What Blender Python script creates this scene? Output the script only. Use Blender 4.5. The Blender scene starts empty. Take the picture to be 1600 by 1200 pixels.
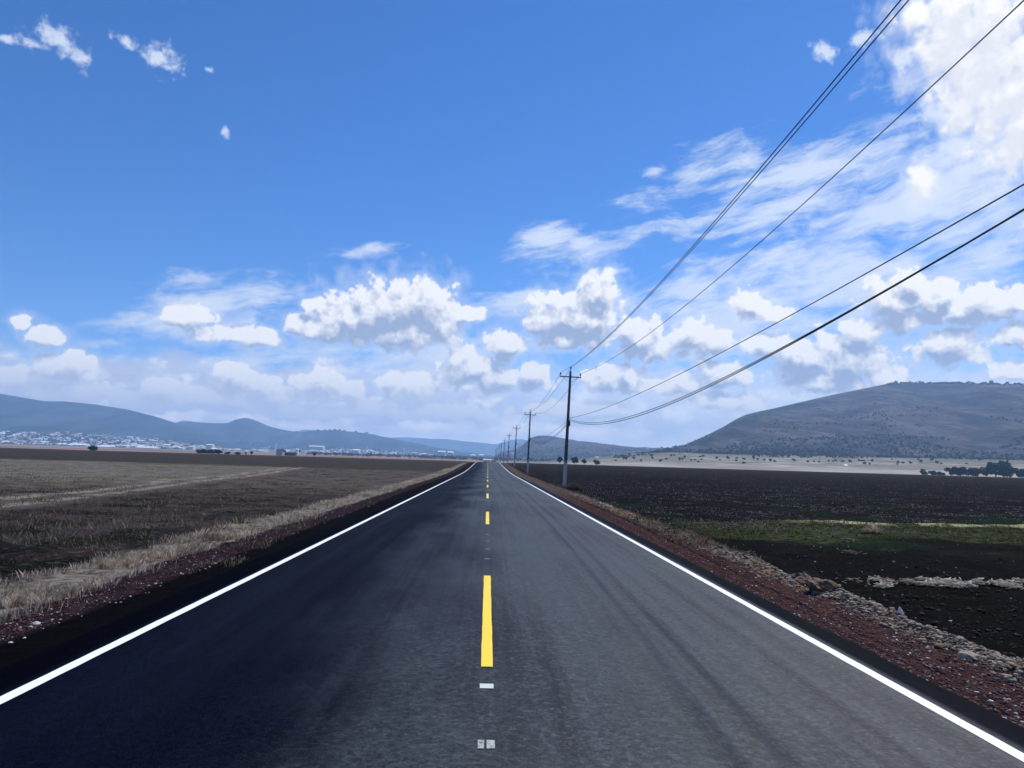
import bpy, math, random
import numpy as np
from mathutils import Matrix, Vector

sc = bpy.context.scene
COL = sc.collection
rnd = random.Random(7)

# ------------------------------------------------------------------ camera
H = 1.75                       # eye height above the road, metres
FPX = 1200.0                   # focal length for a frame 1600 wide
VP = (762.0, 720.0)            # where the straight road would vanish
ROLL = math.atan(0.0295)
_d = np.array([VP[0] - 800, -(VP[1] - 600), -FPX]); _d /= np.linalg.norm(_d)
_hx = np.array([math.cos(ROLL), -math.sin(ROLL), 0.0])
_up = np.cross(_hx, _d); _up /= np.linalg.norm(_up)
if _up[1] < 0: _up = -_up
RM = np.array([np.cross(_d, _up), _d, _up])
cd = bpy.data.cameras.new("camera")
cd.sensor_width = 36; cd.lens = 36 * FPX / 1600; cd.clip_start = 0.1; cd.clip_end = 60000
cam = bpy.data.objects.new("camera", cd); COL.objects.link(cam)
cam.matrix_world = Matrix.Translation((0, 0, H)) @ Matrix(RM.tolist()).to_4x4()
sc.camera = cam

def ray(x, y): return RM @ np.array([x - 800, -(y - 600), -FPX])
def at(x, y, Y):
    v = ray(x, y); return np.array([0, 0, H]) + v * Y / v[1]
def azel(x, y):
    v = ray(x, y); v = v / np.linalg.norm(v)
    return math.degrees(math.atan2(v[0], v[1])), math.degrees(math.asin(v[2]))

# ------------------------------------------------------------------ light
SUN_AZ, SUN_EL = 42.0, 52.0    # degrees right of the road, above the horizon
SKY_STRENGTH = 0.10
sd = bpy.data.lights.new("sun", 'SUN'); sd.energy = 5.0; sd.angle = math.radians(0.53); sd.color = (1.0, 0.94, 0.85)
sun = bpy.data.objects.new("sun", sd); COL.objects.link(sun)
_s = Vector((math.sin(math.radians(SUN_AZ)) * math.cos(math.radians(SUN_EL)),
             math.cos(math.radians(SUN_AZ)) * math.cos(math.radians(SUN_EL)), math.sin(math.radians(SUN_EL))))
sun.rotation_euler = _s.to_track_quat('Z', 'Y').to_euler()
sc.view_settings.view_transform = 'Standard'; sc.view_settings.look = 'None'
sc.view_settings.exposure = 0.0; sc.view_settings.gamma = 1.0
sc.render.engine = 'CYCLES'
sc.cycles.use_denoising = True
sc.cycles.max_bounces = 5; sc.cycles.diffuse_bounces = 2; sc.cycles.glossy_bounces = 2
sc.cycles.volume_bounces = 2; sc.cycles.transparent_max_bounces = 4
sc.cycles.caustics_reflective = False; sc.cycles.caustics_refractive = False

# ------------------------------------------------------------------ node helpers
class G:
    """A node tree; V wraps a socket so that shaders can be written as arithmetic."""
    def __init__(s, tree): s.t = tree; s.t.nodes.clear()
    def n(s, typ, **k):
        nd = s.t.nodes.new(typ)
        for a, b in k.items(): setattr(nd, a, b)
        return nd
    def put(s, sock, v):
        if isinstance(v, V): s.t.links.new(v.s, sock)
        elif isinstance(v, (tuple, list)) and len(v) == 3 and len(sock.default_value) == 4: sock.default_value = (*v, 1)
        else: sock.default_value = v
    def m(s, op, a, b=None, c=None, clamp=False):
        nd = s.n('ShaderNodeMath', operation=op, use_clamp=clamp)
        for i, x in enumerate((a, b, c)):
            if x is not None: s.put(nd.inputs[i], x)
        return V(s, nd.outputs[0])
    def vm(s, op, a, b=None, scale=None):
        nd = s.n('ShaderNodeVectorMath', operation=op)
        s.put(nd.inputs[0], a)
        if b is not None: s.put(nd.inputs[1], b)
        if scale is not None: s.put(nd.inputs[3], scale)
        return V(s, nd.outputs[1] if op in ('LENGTH', 'DOT_PRODUCT') else nd.outputs[0])
    def xyz(s, x, y, z=0.0):
        nd = s.n('ShaderNodeCombineXYZ')
        for i, v in enumerate((x, y, z)): s.put(nd.inputs[i], v)
        return V(s, nd.outputs[0])
    def sep(s, v):
        nd = s.n('ShaderNodeSeparateXYZ'); s.put(nd.inputs[0], v)
        return [V(s, o) for o in nd.outputs]
    def ss(s, v, a, b):
        """0 below a, 1 above b (a > b turns it round)"""
        nd = s.n('ShaderNodeMapRange', interpolation_type='SMOOTHSTEP')
        s.put(nd.inputs[0], v)
        lo, hi, t0, t1 = (a, b, 0.0, 1.0) if a < b else (b, a, 1.0, 0.0)
        for i, x in zip((1, 2, 3, 4), (lo, hi, t0, t1)): nd.inputs[i].default_value = x
        return V(s, nd.outputs[0])
    dim = '3D'
    def noise(s, vec, scale, detail=4, rough=0.55, dist=0.0, dim=None, lac=2.0):
        nd = s.n('ShaderNodeTexNoise', noise_dimensions=dim or s.dim); s.put(nd.inputs['Vector'], vec)
        for k, x in (('Scale', scale), ('Detail', detail), ('Roughness', rough), ('Distortion', dist), ('Lacunarity', lac)):
            nd.inputs[k].default_value = x
        return V(s, nd.outputs['Fac'])
    def noisec(s, vec, scale, detail=2):
        nd = s.n('ShaderNodeTexNoise', noise_dimensions=s.dim); s.put(nd.inputs['Vector'], vec)
        nd.inputs['Scale'].default_value = scale; nd.inputs['Detail'].default_value = detail
        return V(s, nd.outputs['Color'])
    def voro(s, vec, scale, feature='F1', detail=0.0, out='Distance', rough=0.5):
        nd = s.n('ShaderNodeTexVoronoi', feature=feature, voronoi_dimensions=s.dim); s.put(nd.inputs['Vector'], vec)
        nd.inputs['Scale'].default_value = scale
        if 'Detail' in nd.inputs: nd.inputs['Detail'].default_value = detail; nd.inputs['Roughness'].default_value = rough
        return V(s, nd.outputs[out])
    def mix(s, f, a, b):
        nd = s.n('ShaderNodeMix', data_type='RGBA'); nd.clamp_factor = True
        s.put(nd.inputs[0], f); s.put(nd.inputs[6], a); s.put(nd.inputs[7], b)
        return V(s, nd.outputs[2])
    def pos(s): return V(s, s.n('ShaderNodeNewGeometry').outputs['Position'])
    def objco(s): return V(s, s.n('ShaderNodeTexCoord').outputs['Object'])
    def rand(s): return V(s, s.n('ShaderNodeObjectInfo').outputs['Random'])
    def bump(s, h, strength, dist=0.02):
        nd = s.n('ShaderNodeBump'); nd.inputs['Strength'].default_value = strength
        nd.inputs['Distance'].default_value = dist; s.put(nd.inputs['Height'], h)
        return V(s, nd.outputs[0])
    def surf(s, col, rough=0.9, spec=0.2, nrm=None, metal=0.0, **k):
        b = s.n('ShaderNodeBsdfPrincipled')
        s.put(b.inputs['Base Color'], col); s.put(b.inputs['Roughness'], rough)
        s.put(b.inputs['Specular IOR Level'], spec); s.put(b.inputs['Metallic'], metal)
        if nrm is not None: s.put(b.inputs['Normal'], nrm)
        for a, x in k.items(): s.put(b.inputs[a], x)
        s.t.links.new(b.outputs[0], s.n('ShaderNodeOutputMaterial').inputs['Surface'])
class V:
    def __init__(s, g, sock): s.g = g; s.s = sock
    def __add__(a, b): return a.g.m('ADD', a, b)
    def __radd__(a, b): return a.g.m('ADD', a, b)
    def __sub__(a, b): return a.g.m('SUBTRACT', a, b)
    def __rsub__(a, b): return a.g.m('SUBTRACT', b, a)
    def __mul__(a, b): return a.g.m('MULTIPLY', a, b)
    def __rmul__(a, b): return a.g.m('MULTIPLY', a, b)
    def __truediv__(a, b): return a.g.m('DIVIDE', a, b)
    def abs(a): return a.g.m('ABSOLUTE', a)
def mat(name):
    m = bpy.data.materials.new(name); m.use_nodes = True
    return m, G(m.node_tree)

# ------------------------------------------------------------------ sky with clouds (laid out by compass bearing and height, in degrees)
W = bpy.data.worlds.new("World"); sc.world = W; W.use_nodes = True

CUM = [  # heaped clouds: (x, y, rx, ry) noted on the photograph, turned into bearings below
 (650,482,52,38),(600,492,66,40),(545,503,52,30),(690,508,30,28),(510,516,48,20),(620,522,80,22),(737,490,16,11),(465,507,15,16),(484,476,12,8),
 (935,460,27,32),(880,498,48,34),(915,503,45,36),(850,506,28,28),(890,532,55,14),
 (738,575,40,26),(792,540,28,22),(770,592,50,18),(832,588,26,20),(716,590,28,18),
 (1000,532,34,28),(1022,545,24,20),(985,512,20,20),(1080,530,32,24),(1115,535,27,17),
 (943,590,26,20),(985,590,24,20),(965,602,40,12),(1175,478,25,20),(1210,492,22,11),(1130,585,40,20),(1060,600,36,16),
 (1400,470,48,33),(1422,443,24,20),(1465,468,45,28),(1515,480,60,27),(1575,475,50,24),(1430,500,50,20),(1590,520,30,20),
 (1260,560,60,33),(1330,560,60,33),(1290,592,70,22),(1385,592,30,14),(1200,545,36,22),(1585,578,36,13),(1480,540,60,30),(1350,520,30,20),
 (35,503,14,11),(72,525,26,15),(105,572,38,22),(75,582,20,14),(18,590,30,18),
 (292,494,34,16),(322,521,28,12),(395,525,38,13),(350,522,28,10),
 (368,590,30,20),(410,602,25,14),(500,600,35,20),(642,606,42,18),(608,598,15,12),(545,612,25,14),(255,605,30,12),(440,622,40,14),
 (1500,20,75,60),(1560,90,70,85),(1595,190,62,80),(1535,140,46,50),(1480,60,50,45),(1578,240,34,26),(1430,25,36,28),(1700,90,140,190),(1530,40,90,60),(1580,150,80,90),(1500,100,60,50),
 (1440,285,20,26),(1500,170,30,40),
 (100,612,80,15),(225,628,70,15),(340,622,60,17),(455,642,70,14),(580,640,60,13),(705,645,70,13),(1130,625,60,12),(900,640,70,12)]
WISP = [ # thin torn wisps
 (85,60,38,22),(60,72,40,10),(130,92,18,18),(252,90,26,24),(262,105,20,10),(195,62,18,12),(325,108,12,8),(354,205,7,11),(10,60,12,8),
 (1290,80,26,16),(1340,62,34,12),(1440,290,34,46),(1410,95,30,20),(1460,180,30,26),(1500,230,40,40),(1560,290,30,20)]
CIR = [  # brushed high cloud
 (1000,315,70,22),(1025,270,26,12),(860,370,62,22),(910,385,70,18),(960,422,40,9),(545,398,62,12),(1150,250,120,30),(1300,260,190,70),(1200,330,170,50),
 (1400,330,190,90),(1250,410,260,60),(1500,380,160,80),(1080,450,170,40),(400,470,60,24),(330,478,110,40),(250,515,130,26),(420,455,60,30),(580,388,40,9),(160,535,50,10),(800,480,60,22),(700,560,200,30),
 (350,570,200,20),(620,560,180,26),(460,560,120,16),(1350,450,320,60),(1000,480,120,26),(1500,280,120,60),(950,400,90,26),(1150,500,220,60),(1500,430,200,60)]

def cloudgroup(name, blobs, namp, nsc, vsc, vamp, bias=1.0):
    t = bpy.data.node_groups.new(name, 'ShaderNodeTree')
    t.interface.new_socket('P', in_out='INPUT', socket_type='NodeSocketVector')
    t.interface.new_socket('D', in_out='OUTPUT', socket_type='NodeSocketFloat')
    g = G(t); g.dim = '2D'; gi = g.n('NodeGroupInput'); go = g.n('NodeGroupOutput')
    P0 = P = V(g, gi.outputs[0]); acc = None
    for k, (x, y, rx, ry) in enumerate(blobs):
        if k and k % 6 == 0: P = g.vm('ADD', P0, g.xyz(acc * 1e-9, 0.0, 0.0))   # keeps the evaluation in sequence
        a, e = azel(x, y); a1, e1 = azel(x + 4, y); a2, e2 = azel(x, y - 4)
        ra = rx * math.hypot(a1 - a, e1 - e) / 4; re = ry * math.hypot(a2 - a, e2 - e) / 4
        mp = g.n('ShaderNodeMapping', vector_type='TEXTURE')
        g.put(mp.inputs[0], P); mp.inputs[1].default_value = (a, e, 0); mp.inputs[3].default_value = (ra * 1.25, re * 1.25, 1)
        L = g.vm('LENGTH', V(g, mp.outputs[0]))
        acc = L if acc is None else g.m('SMOOTH_MIN', acc, L, 0.12)
    f = bias - acc
    P = g.vm('ADD', P0, g.xyz(acc * 1e-9, 0.0, 0.0))
    # billows: rounded cells at three sizes, torn by fine noise
    b1 = 0.42 - g.voro(g.vm('ADD', P, g.vm('SCALE', g.noisec(P, 0.9), scale=1.1)), vsc, 'F1', detail=2.0, rough=0.42)
    nz = g.noise(P, nsc, detail=6, rough=0.60) - 0.5
    D = f + b1 * vamp + nz * namp
    t.links.new(D.s, go.inputs[0])
    return t

gc = cloudgroup('cumulus', CUM, 1.05, 0.85, 0.70, 0.62, 1.26)
gw = cloudgroup('wisps', WISP, 3.0, 0.80, 0.8, 0.30, 1.12)

g = G(W.node_tree); g.dim = '2D'
dirv = g.vm('NORMALIZE', V(g, g.n('ShaderNodeTexCoord').outputs['Generated']))
dx, dy, dz = g.sep(dirv)
az = g.m('ARCTAN2', dx, dy) * 57.29578
el = g.m('ARCSINE', dz) * 57.29578
P = g.xyz(az, el, 0.0)
sky = g.n('ShaderNodeTexSky', sky_type='NISHITA', sun_disc=False, sun_elevation=math.radians(SUN_EL), sun_rotation=math.radians(SUN_AZ),
          air_density=1.0, dust_density=0.3, ozone_density=2.5, altitude=2300)
S = V(g, sky.outputs[0])
hs = g.n('ShaderNodeHueSaturation'); hs.inputs['Saturation'].default_value = 1.28; hs.inputs['Value'].default_value = 1.35
g.put(hs.inputs['Color'], S); S = g.vm('MULTIPLY', V(g, hs.outputs[0]), (0.76, 0.87, 1.08))
K = 1.0 / SKY_STRENGTH
def ev(tree, p):
    nd = g.n('ShaderNodeGroup'); nd.node_tree = tree; g.put(nd.inputs[0], p); return V(g, nd.outputs[0])
def col(r, gg, b): return (r * K, gg * K, b * K)
# high brushed cloud: streaks drawn out along a gentle slope
ca, sa = math.cos(math.radians(9)), math.sin(math.radians(9))
u = az * ca + el * sa; v = el * ca - az * sa
warp = g.noise(P, 0.16, detail=3) - 0.5
st = g.noise(g.xyz(u * 0.13 + warp * 0.5, v * 0.50 + warp * 0.8, 3.0), 1.0, detail=7, rough=0.66)
acc = None; PC = P
for k, (x, y, rx, ry) in enumerate(CIR):
    if k and k % 6 == 0: PC = g.vm('ADD', P, g.xyz(acc * 1e-9, 0.0, 0.0))
    a, e = azel(x, y); a1, e1 = azel(x + 4, y); a2, e2 = azel(x, y - 4)
    mp = g.n('ShaderNodeMapping', vector_type='TEXTURE'); g.put(mp.inputs[0], PC)
    mp.inputs[1].default_value = (a, e, 0); mp.inputs[2].default_value = (0, 0, math.radians(9))
    mp.inputs[3].default_value = (rx * math.hypot(a1 - a, e1 - e) / 4 * 1.25, ry * math.hypot(a2 - a, e2 - e) / 4 * 1.3, 1)
    L = g.vm('LENGTH', V(g, mp.outputs[0]))
    acc = L if acc is None else g.m('SMOOTH_MIN', acc, L, 0.25)
cir = g.ss((1.0 - acc) * 0.9 + (st - 0.5) * 3.1, 0.0, 1.05) * 0.86
S = g.mix(cir, S, col(0.80, 0.88, 1.02))
# pale bank of low cloud along the horizon
bn = g.noise(g.xyz(az * 0.35, el * 0.95, 7.0), 0.55, detail=7, rough=0.6)
topline = 6.4 + (g.noise(g.xyz(az * 0.12, 0.0, 2.0), 1.0, detail=3) - 0.5) * 5.0 + (bn - 0.5) * 4.5
bank = g.ss(el - topline, 1.2, -1.6)
bshade = g.ss(g.noise(g.xyz(az * 0.55, el * 1.0, 1.0), 0.62, detail=5, rough=0.55) + (0.42 - g.voro(g.xyz(az * 0.8 + bn * 2.0, el * 1.3 + bn * 2.0, 0.0), 0.6, 'F1', detail=2.0)) * 0.45, 0.30, 0.70)
bcol = g.mix(bshade, col(0.66, 0.68, 0.84), col(1.30, 1.24, 1.22))
bcol = g.mix(g.ss(az, -10.0, 22.0) * 0.5, bcol, col(1.05, 1.08, 1.14))
S = g.mix(bank * 0.88, S, bcol)
low = g.ss(el + (bn - 0.5) * 3.0, 3.4, 0.8)
S = g.mix(low * 0.95, S, col(2.3, 2.0, 1.72))
# torn wisps and heaped clouds, brighter on the side of the sun
w1 = ev(gw, g.vm('ADD', P, g.xyz(acc * 1e-9, 0.0, 0.0))); S = g.mix(g.ss(w1, 0.1, 1.15) * 0.85, S, col(0.80, 0.87, 1.0))
d1 = ev(gc, g.vm('ADD', P, g.xyz(w1 * 1e-9, 0.0, 0.0)))
d2 = ev(gc, g.vm('ADD', P, g.xyz(0.30 + d1 * 1e-9, 1.0, 0.0)))
lit = g.m('ADD', 0.76 + (d1 - d2) * 0.80, g.m('MAXIMUM', d2, 0.0) * -0.78, clamp=True)
hi = g.ss(el, 12.0, 17.0)
lit = g.m('MAXIMUM', lit, hi * (0.70 + lit * 0.30))
alpha = g.ss(d1 / (1.0 + hi * 2.2 + (1.0 - lit) * 1.6), 0.0, 0.20)
veil = g.ss(d1, -0.75, 0.25) * g.ss(el, 2.0, 5.0) * 0.42
S = g.mix(veil, S, col(0.86, 0.91, 1.0))
cc = g.mix(lit, col(0.37, 0.44, 0.62), col(1.10, 1.08, 1.06))
cc = g.mix(g.ss(el, 6.5, 3.0) * (0.45 + 0.35 * g.ss(az, 4.0, -6.0)), cc, col(0.82, 0.84, 0.95))
S = g.mix(alpha * 0.96, S, cc)
bg = g.n('ShaderNodeBackground'); g.put(bg.inputs[0], S); bg.inputs[1].default_value = SKY_STRENGTH
g.t.links.new(bg.outputs[0], g.n('ShaderNodeOutputWorld').inputs[0])
W.cycles.sampling_method = 'NONE'
sc.cycles.use_adaptive_sampling = True; sc.cycles.adaptive_threshold = 0.02; sc.cycles.adaptive_min_samples = 12

# ------------------------------------------------------------------ object helpers
def tag(o, label=None, cat=None, group=None, kind=None):
    if label: o['label'] = label
    if cat: o['category'] = cat
    if group: o['group'] = group
    if kind: o['kind'] = kind
    return o
def mesh(name, verts, faces, m=None, parent=None, smooth=False, mats=None, idx=None):
    me = bpy.data.meshes.new(name)
    verts = np.asarray(verts, dtype=np.float64)
    if isinstance(faces, np.ndarray):
        nv, nf, k = len(verts), len(faces), faces.shape[1]
        me.vertices.add(nv); me.vertices.foreach_set('co', verts.ravel())
        me.loops.add(nf * k); me.loops.foreach_set('vertex_index', faces.ravel().astype(np.int32))
        me.polygons.add(nf); me.polygons.foreach_set('loop_start', np.arange(0, nf * k, k, dtype=np.int32))
        me.polygons.foreach_set('loop_total', np.full(nf, k, dtype=np.int32))
        me.update(calc_edges=True)
    else:
        me.from_pydata(verts.tolist(), [], faces); me.update()
    for x in (mats or ([m] if m else [])): me.materials.append(x)
    if idx is not None: me.polygons.foreach_set('material_index', np.asarray(idx, dtype=np.int32))
    if smooth: me.polygons.foreach_set('use_smooth', [True] * len(me.polygons))
    o = bpy.data.objects.new(name, me); COL.objects.link(o)
    if parent: o.parent = parent
    return o
def empty(name, loc=(0, 0, 0), rot=(0, 0, 0)):
    o = bpy.data.objects.new(name, None); COL.objects.link(o); o.location = loc; o.rotation_euler = rot
    o.empty_display_size = 0.3
    return o
def dup(o, parent=None, depth=2):
    c = o.copy(); COL.objects.link(c)
    if parent: c.parent = parent
    if depth:
        for ch in list(o.children): dup(ch, c, depth - 1)
    return c
class MB:
    def __init__(s): s.v = []; s.f = []
    def add(s, v, f):
        k = len(s.v); s.v += [tuple(p) for p in v]; s.f += [tuple(i + k for i in q) for q in f]
    def box(s, c, d, top=1.0, rz=0.0):
        x, y, z = c; a, b, h = d[0] / 2, d[1] / 2, d[2]; cr, sr = math.cos(rz), math.sin(rz)
        v = []
        for zz, t in ((0, 1), (h, top)):
            for sx, sy in ((-1, -1), (1, -1), (1, 1), (-1, 1)):
                px, py = sx * a * t, sy * b * t
                v.append((x + px * cr - py * sr, y + px * sr + py * cr, z + zz))
        s.add(v, [(3, 2, 1, 0), (4, 5, 6, 7), (0, 1, 5, 4), (1, 2, 6, 5), (2, 3, 7, 6), (3, 0, 4, 7)])
    def tube(s, pts, rads, n=8, caps=True):
        pts = [Vector(p) for p in pts]; rings = []
        if not hasattr(rads, '__len__'): rads = [rads] * len(pts)
        k = len(s.v)
        for i, p in enumerate(pts):
            t = (pts[min(i + 1, len(pts) - 1)] - pts[max(i - 1, 0)]).normalized()
            a = t.orthogonal().normalized() if abs(t.z) > 0.9 else t.cross(Vector((0, 0, 1))).normalized()
            b = t.cross(a)
            for j in range(n):
                w = 2 * math.pi * (j + 0.5) / n
                s.v.append(tuple(p + (a * math.cos(w) + b * math.sin(w)) * rads[i]))
        for i in range(len(pts) - 1):
            for j in range(n):
                j2 = (j + 1) % n
                s.f.append((k + i * n + j, k + i * n + j2, k + (i + 1) * n + j2, k + (i + 1) * n + j))
        if caps:
            s.f.append(tuple(k + j for j in reversed(range(n)))); e = k + (len(pts) - 1) * n
            s.f.append(tuple(e + j for j in range(n)))
    def build(s, name, m, parent=None, smooth=False): return mesh(name, s.v, s.f, m, parent, smooth)

# value noise on arrays
_T = np.random.RandomState(3).rand(256, 256)
def vn(x, y):
    xi = np.floor(x).astype(int); yi = np.floor(y).astype(int); fx = x - xi; fy = y - yi
    fx = fx * fx * (3 - 2 * fx); fy = fy * fy * (3 - 2 * fy)
    a = _T[xi & 255, yi & 255]; b = _T[(xi + 1) & 255, yi & 255]; c = _T[xi & 255, (yi + 1) & 255]; d = _T[(xi + 1) & 255, (yi + 1) & 255]
    return (a * (1 - fx) + b * fx) * (1 - fy) + (c * (1 - fx) + d * fx) * fy
def fbm(x, y, o=4):
    s = 0; a = 0.5
    for i in range(o): s = s + a * (vn(x * 2 ** i + 17 * i, y * 2 ** i + 5 * i) - 0.5); a *= 0.5
    return s * 2
def sst(a, b, x):
    t = np.clip((np.asarray(x, float) - a) / (b - a), 0, 1); return t * t * (3 - 2 * t)

# ------------------------------------------------------------------ ground
EDGE = 3.84
def road_z(y): return 1.3 * sst(95, 245, y) - 0.65 * sst(245, 360, y)
def ground_z(x, y):
    x = np.asarray(x, float); y = np.asarray(y, float)
    base = 1.3 * sst(95, 245, y)
    ax = np.abs(x)
    # right of the road: gravel shoulder falling to a low berm, then the field
    rt = np.interp(x, [0, EDGE, 4.05, 4.6, 5.0, 5.3, 5.55, 6.1, 7.5], [-.09, -.09, -.10, -.14, -.13, -.06, -.14, -.40, -.45])
    lf = np.interp(-x, [0, EDGE, 4.3, 5.2, 5.9, 6.4, 8.0], [-.09, -.09, -.13, -.22, -.33, -.38, -.42])
    prof = np.where(x > 0, rt, lf)
    near = sst(150, 60, y) if False else 1 - sst(60, 150, y)
    berm = ((x > 4.9) & (x < 5.8)) * (1 - sst(28, 50, y))
    z = base + prof
    rough = fbm(x * 1.7, y * 1.7, 4) * 0.07 * sst(4.3, 7, ax)
    rough += fbm(x * 5, y * 5, 3) * 0.035 * sst(3.9, 4.6, ax)
    rough += fbm(x * 3.1, y * 2.3, 4) * 0.16 * np.exp(-((x - 5.35) / 0.35) ** 2) * (1 - sst(40, 70, y))
    rough += fbm(x * .12, y * .12, 3) * 0.30 * sst(9, 30, ax) * (1 - sst(80, 160, y))
    z = z + rough * (1 - 0.7 * sst(120, 300, y))
    # the lip of the green strip in the right hand field
    z = z + 0.16 * np.exp(-((y - 31.5 - (x - 14) * .12) / 0.8) ** 2) * sst(9, 13, x) * (1 - sst(60, 70, x))
    corr = 1 - sst(9, 26, ax)
    z = z - 0.65 * sst(245, 360, y) * corr
    r = np.hypot(x, y); az_ = np.degrees(np.arctan2(x, np.maximum(y, 1)))
    w = sst(3, 14, az_)
    z = z + w * np.minimum(0.043 * np.maximum(0, r - 850), 28) + (1 - w) * np.minimum(0.0052 * np.maximum(0, r - 1300), 60)
    z = z + fbm(x * .004, y * .004, 3) * 3.0 * sst(900, 1500, r)
    return z

def axis(segs):
    out = []
    for a, b, n in segs: out += list(np.linspace(a, b, n, endpoint=False))
    return out + [segs[-1][1]]
posx = axis([(0, 3.6, 3), (3.6, 6.4, 40), (6.4, 12, 26), (12, 40, 34), (40, 150, 22), (150, 900, 24), (900, 14000, 30)])
xs = np.array([-a for a in posx[:0:-1]] + posx)
ys = np.array(axis([(-60, 0, 8), (0, 4, 8), (4, 20, 170), (20, 60, 150), (60, 160, 90), (160, 400, 50), (400, 1500, 44), (1500, 14000, 40)]))
X, Y = np.meshgrid(xs, ys)
Z = ground_z(X, Y)
nx, ny = len(xs), len(ys)
ii = (np.arange(ny - 1)[:, None] * nx + np.arange(nx - 1)[None, :]).ravel()
gf = np.stack([ii, ii + 1, ii + nx + 1, ii + nx], 1)

gm, g = mat("ground_soil")
p = g.pos(); x, y, _z = g.sep(p)
P2 = g.xyz(x, y, 0.0)
n_big = g.noise(P2, 0.06, 5); n_mid = g.noise(P2, 0.5, 5); n_fine = g.noise(P2, 4.0, 5, 0.65); n_grit = g.noise(P2, 28.0, 4, 0.7)
jx = (n_mid - 0.5) * 1.0; jy = (n_big - 0.5)
# right hand field: black tilth with pale crumbs in faint rows
speck = g.ss(g.noise(g.xyz(x * 0.6, y * 1.0), 1.3, 6, 0.8), 0.535, 0.62) * g.ss(y, 22.0, 36.0)
rf = g.mix(speck * g.ss(n_big, 0.30, 0.56) * .8, (.0022, .0020, .0026), (.062, .056, .064))
rf = g.mix(g.ss(y, 110.0, 230.0) * g.ss(n_mid, .2, .6), rf, (.020, .016, .013))
grn = g.ss(g.noise(P2, 0.13, 4), 0.52, 0.62) * g.ss(y, 75.0, 35.0) * g.ss(y, 19.0, 24.0)
rf = g.mix(grn * 0.9, rf, (.004, .014, .006))
yl = y - 31.5 - (x - 14.0) * 0.12 + jx * 0.5
strip = g.ss(g.noise(P2, .22, 5, .65) + g.ss(yl, -10.0, -2.0) * .35, .56, .72) * g.ss(yl, -12.0, -8.0) * g.ss(yl, 0.6, 0.1) * g.ss(x, 6.2, 8.0)
rf = g.mix(strip, rf, g.mix(g.ss(n_fine, .42, .60), (.007, .013, .005), (.050, .058, .022)))
lip = g.ss(yl, -0.8, -0.2) * g.ss(yl, 0.8, 0.4) * g.ss(x, 11.5, 14.5) * g.ss(n_mid, .40, .56)
rf = g.mix(lip, rf, (.36, .36, .20))
# left hand field
track_x = -15.2 - y * 0.127 + jy * 1.5
dt = (x - track_x)
side = g.ss(dt, 0.8, -0.8)                     # 1 beyond the track
lfn = g.mix(g.ss(n_mid, .44, .60), (.0050, .0065, .0055), (.022, .014, .018))
lfn = g.mix(g.ss(y + jx * 8.0, 15.0, 26.0) * g.ss(n_mid, .30, .60), lfn, (.042, .033, .032))
lfn = g.mix(g.ss(n_fine, .52, .66) * .6, lfn, (.095, .085, .082))
gg = g.ss(y, 34.0, 60.0) * g.ss(n_mid, .25, .55)
lfn = g.mix(gg, lfn, (.085, .074, .064))
lfn = g.mix(g.ss(g.noise(P2, .45, 5, .75), .50, .60) * .65, lfn, (.016, .015, .013))
lff = g.mix(g.ss(n_mid, .38, .62), (.030, .017, .019), (.075, .056, .052))
yy = y + (n_mid - 0.5) * 16.0 + (n_big - .5) * 20.0
lff = g.mix(g.ss(yy, 40.0, 62.0), lff, g.mix(g.ss(n_mid, .3, .7), (.10, .095, .082), (.15, .14, .12)))
lff = g.mix(g.ss(g.noise(P2, .35, 5, .7), .50, .62) * .6, lff, (.040, .034, .028))
lff = g.mix(g.ss(n_big, .54, .64) * g.ss(yy, 40.0, 60.0) * .6, lff, (.075, .07, .025))
lf = g.mix(side, lfn, lff)
rut = g.m('MAXIMUM', g.ss((dt - 0.95).abs(), .62, .28), g.ss((dt + 0.95).abs(), .62, .28))
lf = g.mix(g.ss((dt).abs(), 3.0, 1.6) * .5, lf, (.12, .105, .09))
lf = g.mix(rut * g.ss(n_mid, .30, .56) * g.ss(y, 260.0, 180.0) * .85, lf, (.23, .20, .175))
lf = g.mix(g.ss(yy, 122.0, 134.0), lf, g.mix(n_mid, (.030, .026, .023), (.050, .043, .038)))
field = g.mix(g.ss(x, -2.0, 2.0), lf, rf)
# shoulders
stone = g.ss(n_grit, .57, .68)
rsh = g.mix(g.ss(n_fine, .35, .65), (.020, .009, .009), (.062, .026, .024))
rsh = g.mix(stone * .6, rsh, (.22, .19, .18))
rub = g.mix(g.ss(n_fine, .40, .58), (.035, .025, .020), (.26, .23, .20))
rub = g.mix(g.ss(n_mid, .50, .60) * .8, rub, g.mix(n_fine, (.08, .035, .015), (.26, .15, .08)))
right = g.mix(g.ss(x + jx * .35, 4.95, 5.15), rsh, rub)
right = g.mix(g.ss(x + jx * .2, 4.06, 3.94), right, (.010, .009, .011))
right = g.mix(g.ss(y, 60.0, 30.0), g.mix(n_fine, (.035, .028, .026), (.11, .09, .075)), right)
lsh = g.mix(g.ss(n_fine, .4, .65), (.010, .0055, .0075), (.034, .016, .022))
lsh = g.mix(stone * .45, lsh, (.16, .15, .15))
lsh = g.mix(g.ss(x + jx * .5, -4.85, -4.55), lsh, (.0012, .0012, .0016))
fr = g.mix(g.ss(n_fine, .35, .6), (.05, .043, .038), (.20, .18, .155))
left = g.mix(g.ss(x + jx * .5, -5.95, -6.15), lsh, fr)
c = g.mix(g.ss(x + jx * .3, 5.55, 5.9), left, field)
c = g.mix(g.ss(x, -.5, .5), c, g.mix(g.ss(x + jx * .3, 5.55, 5.9), right, field))
c = g.mix(g.ss(x + jx * .6, -7.1, -7.9), c, field)
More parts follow.
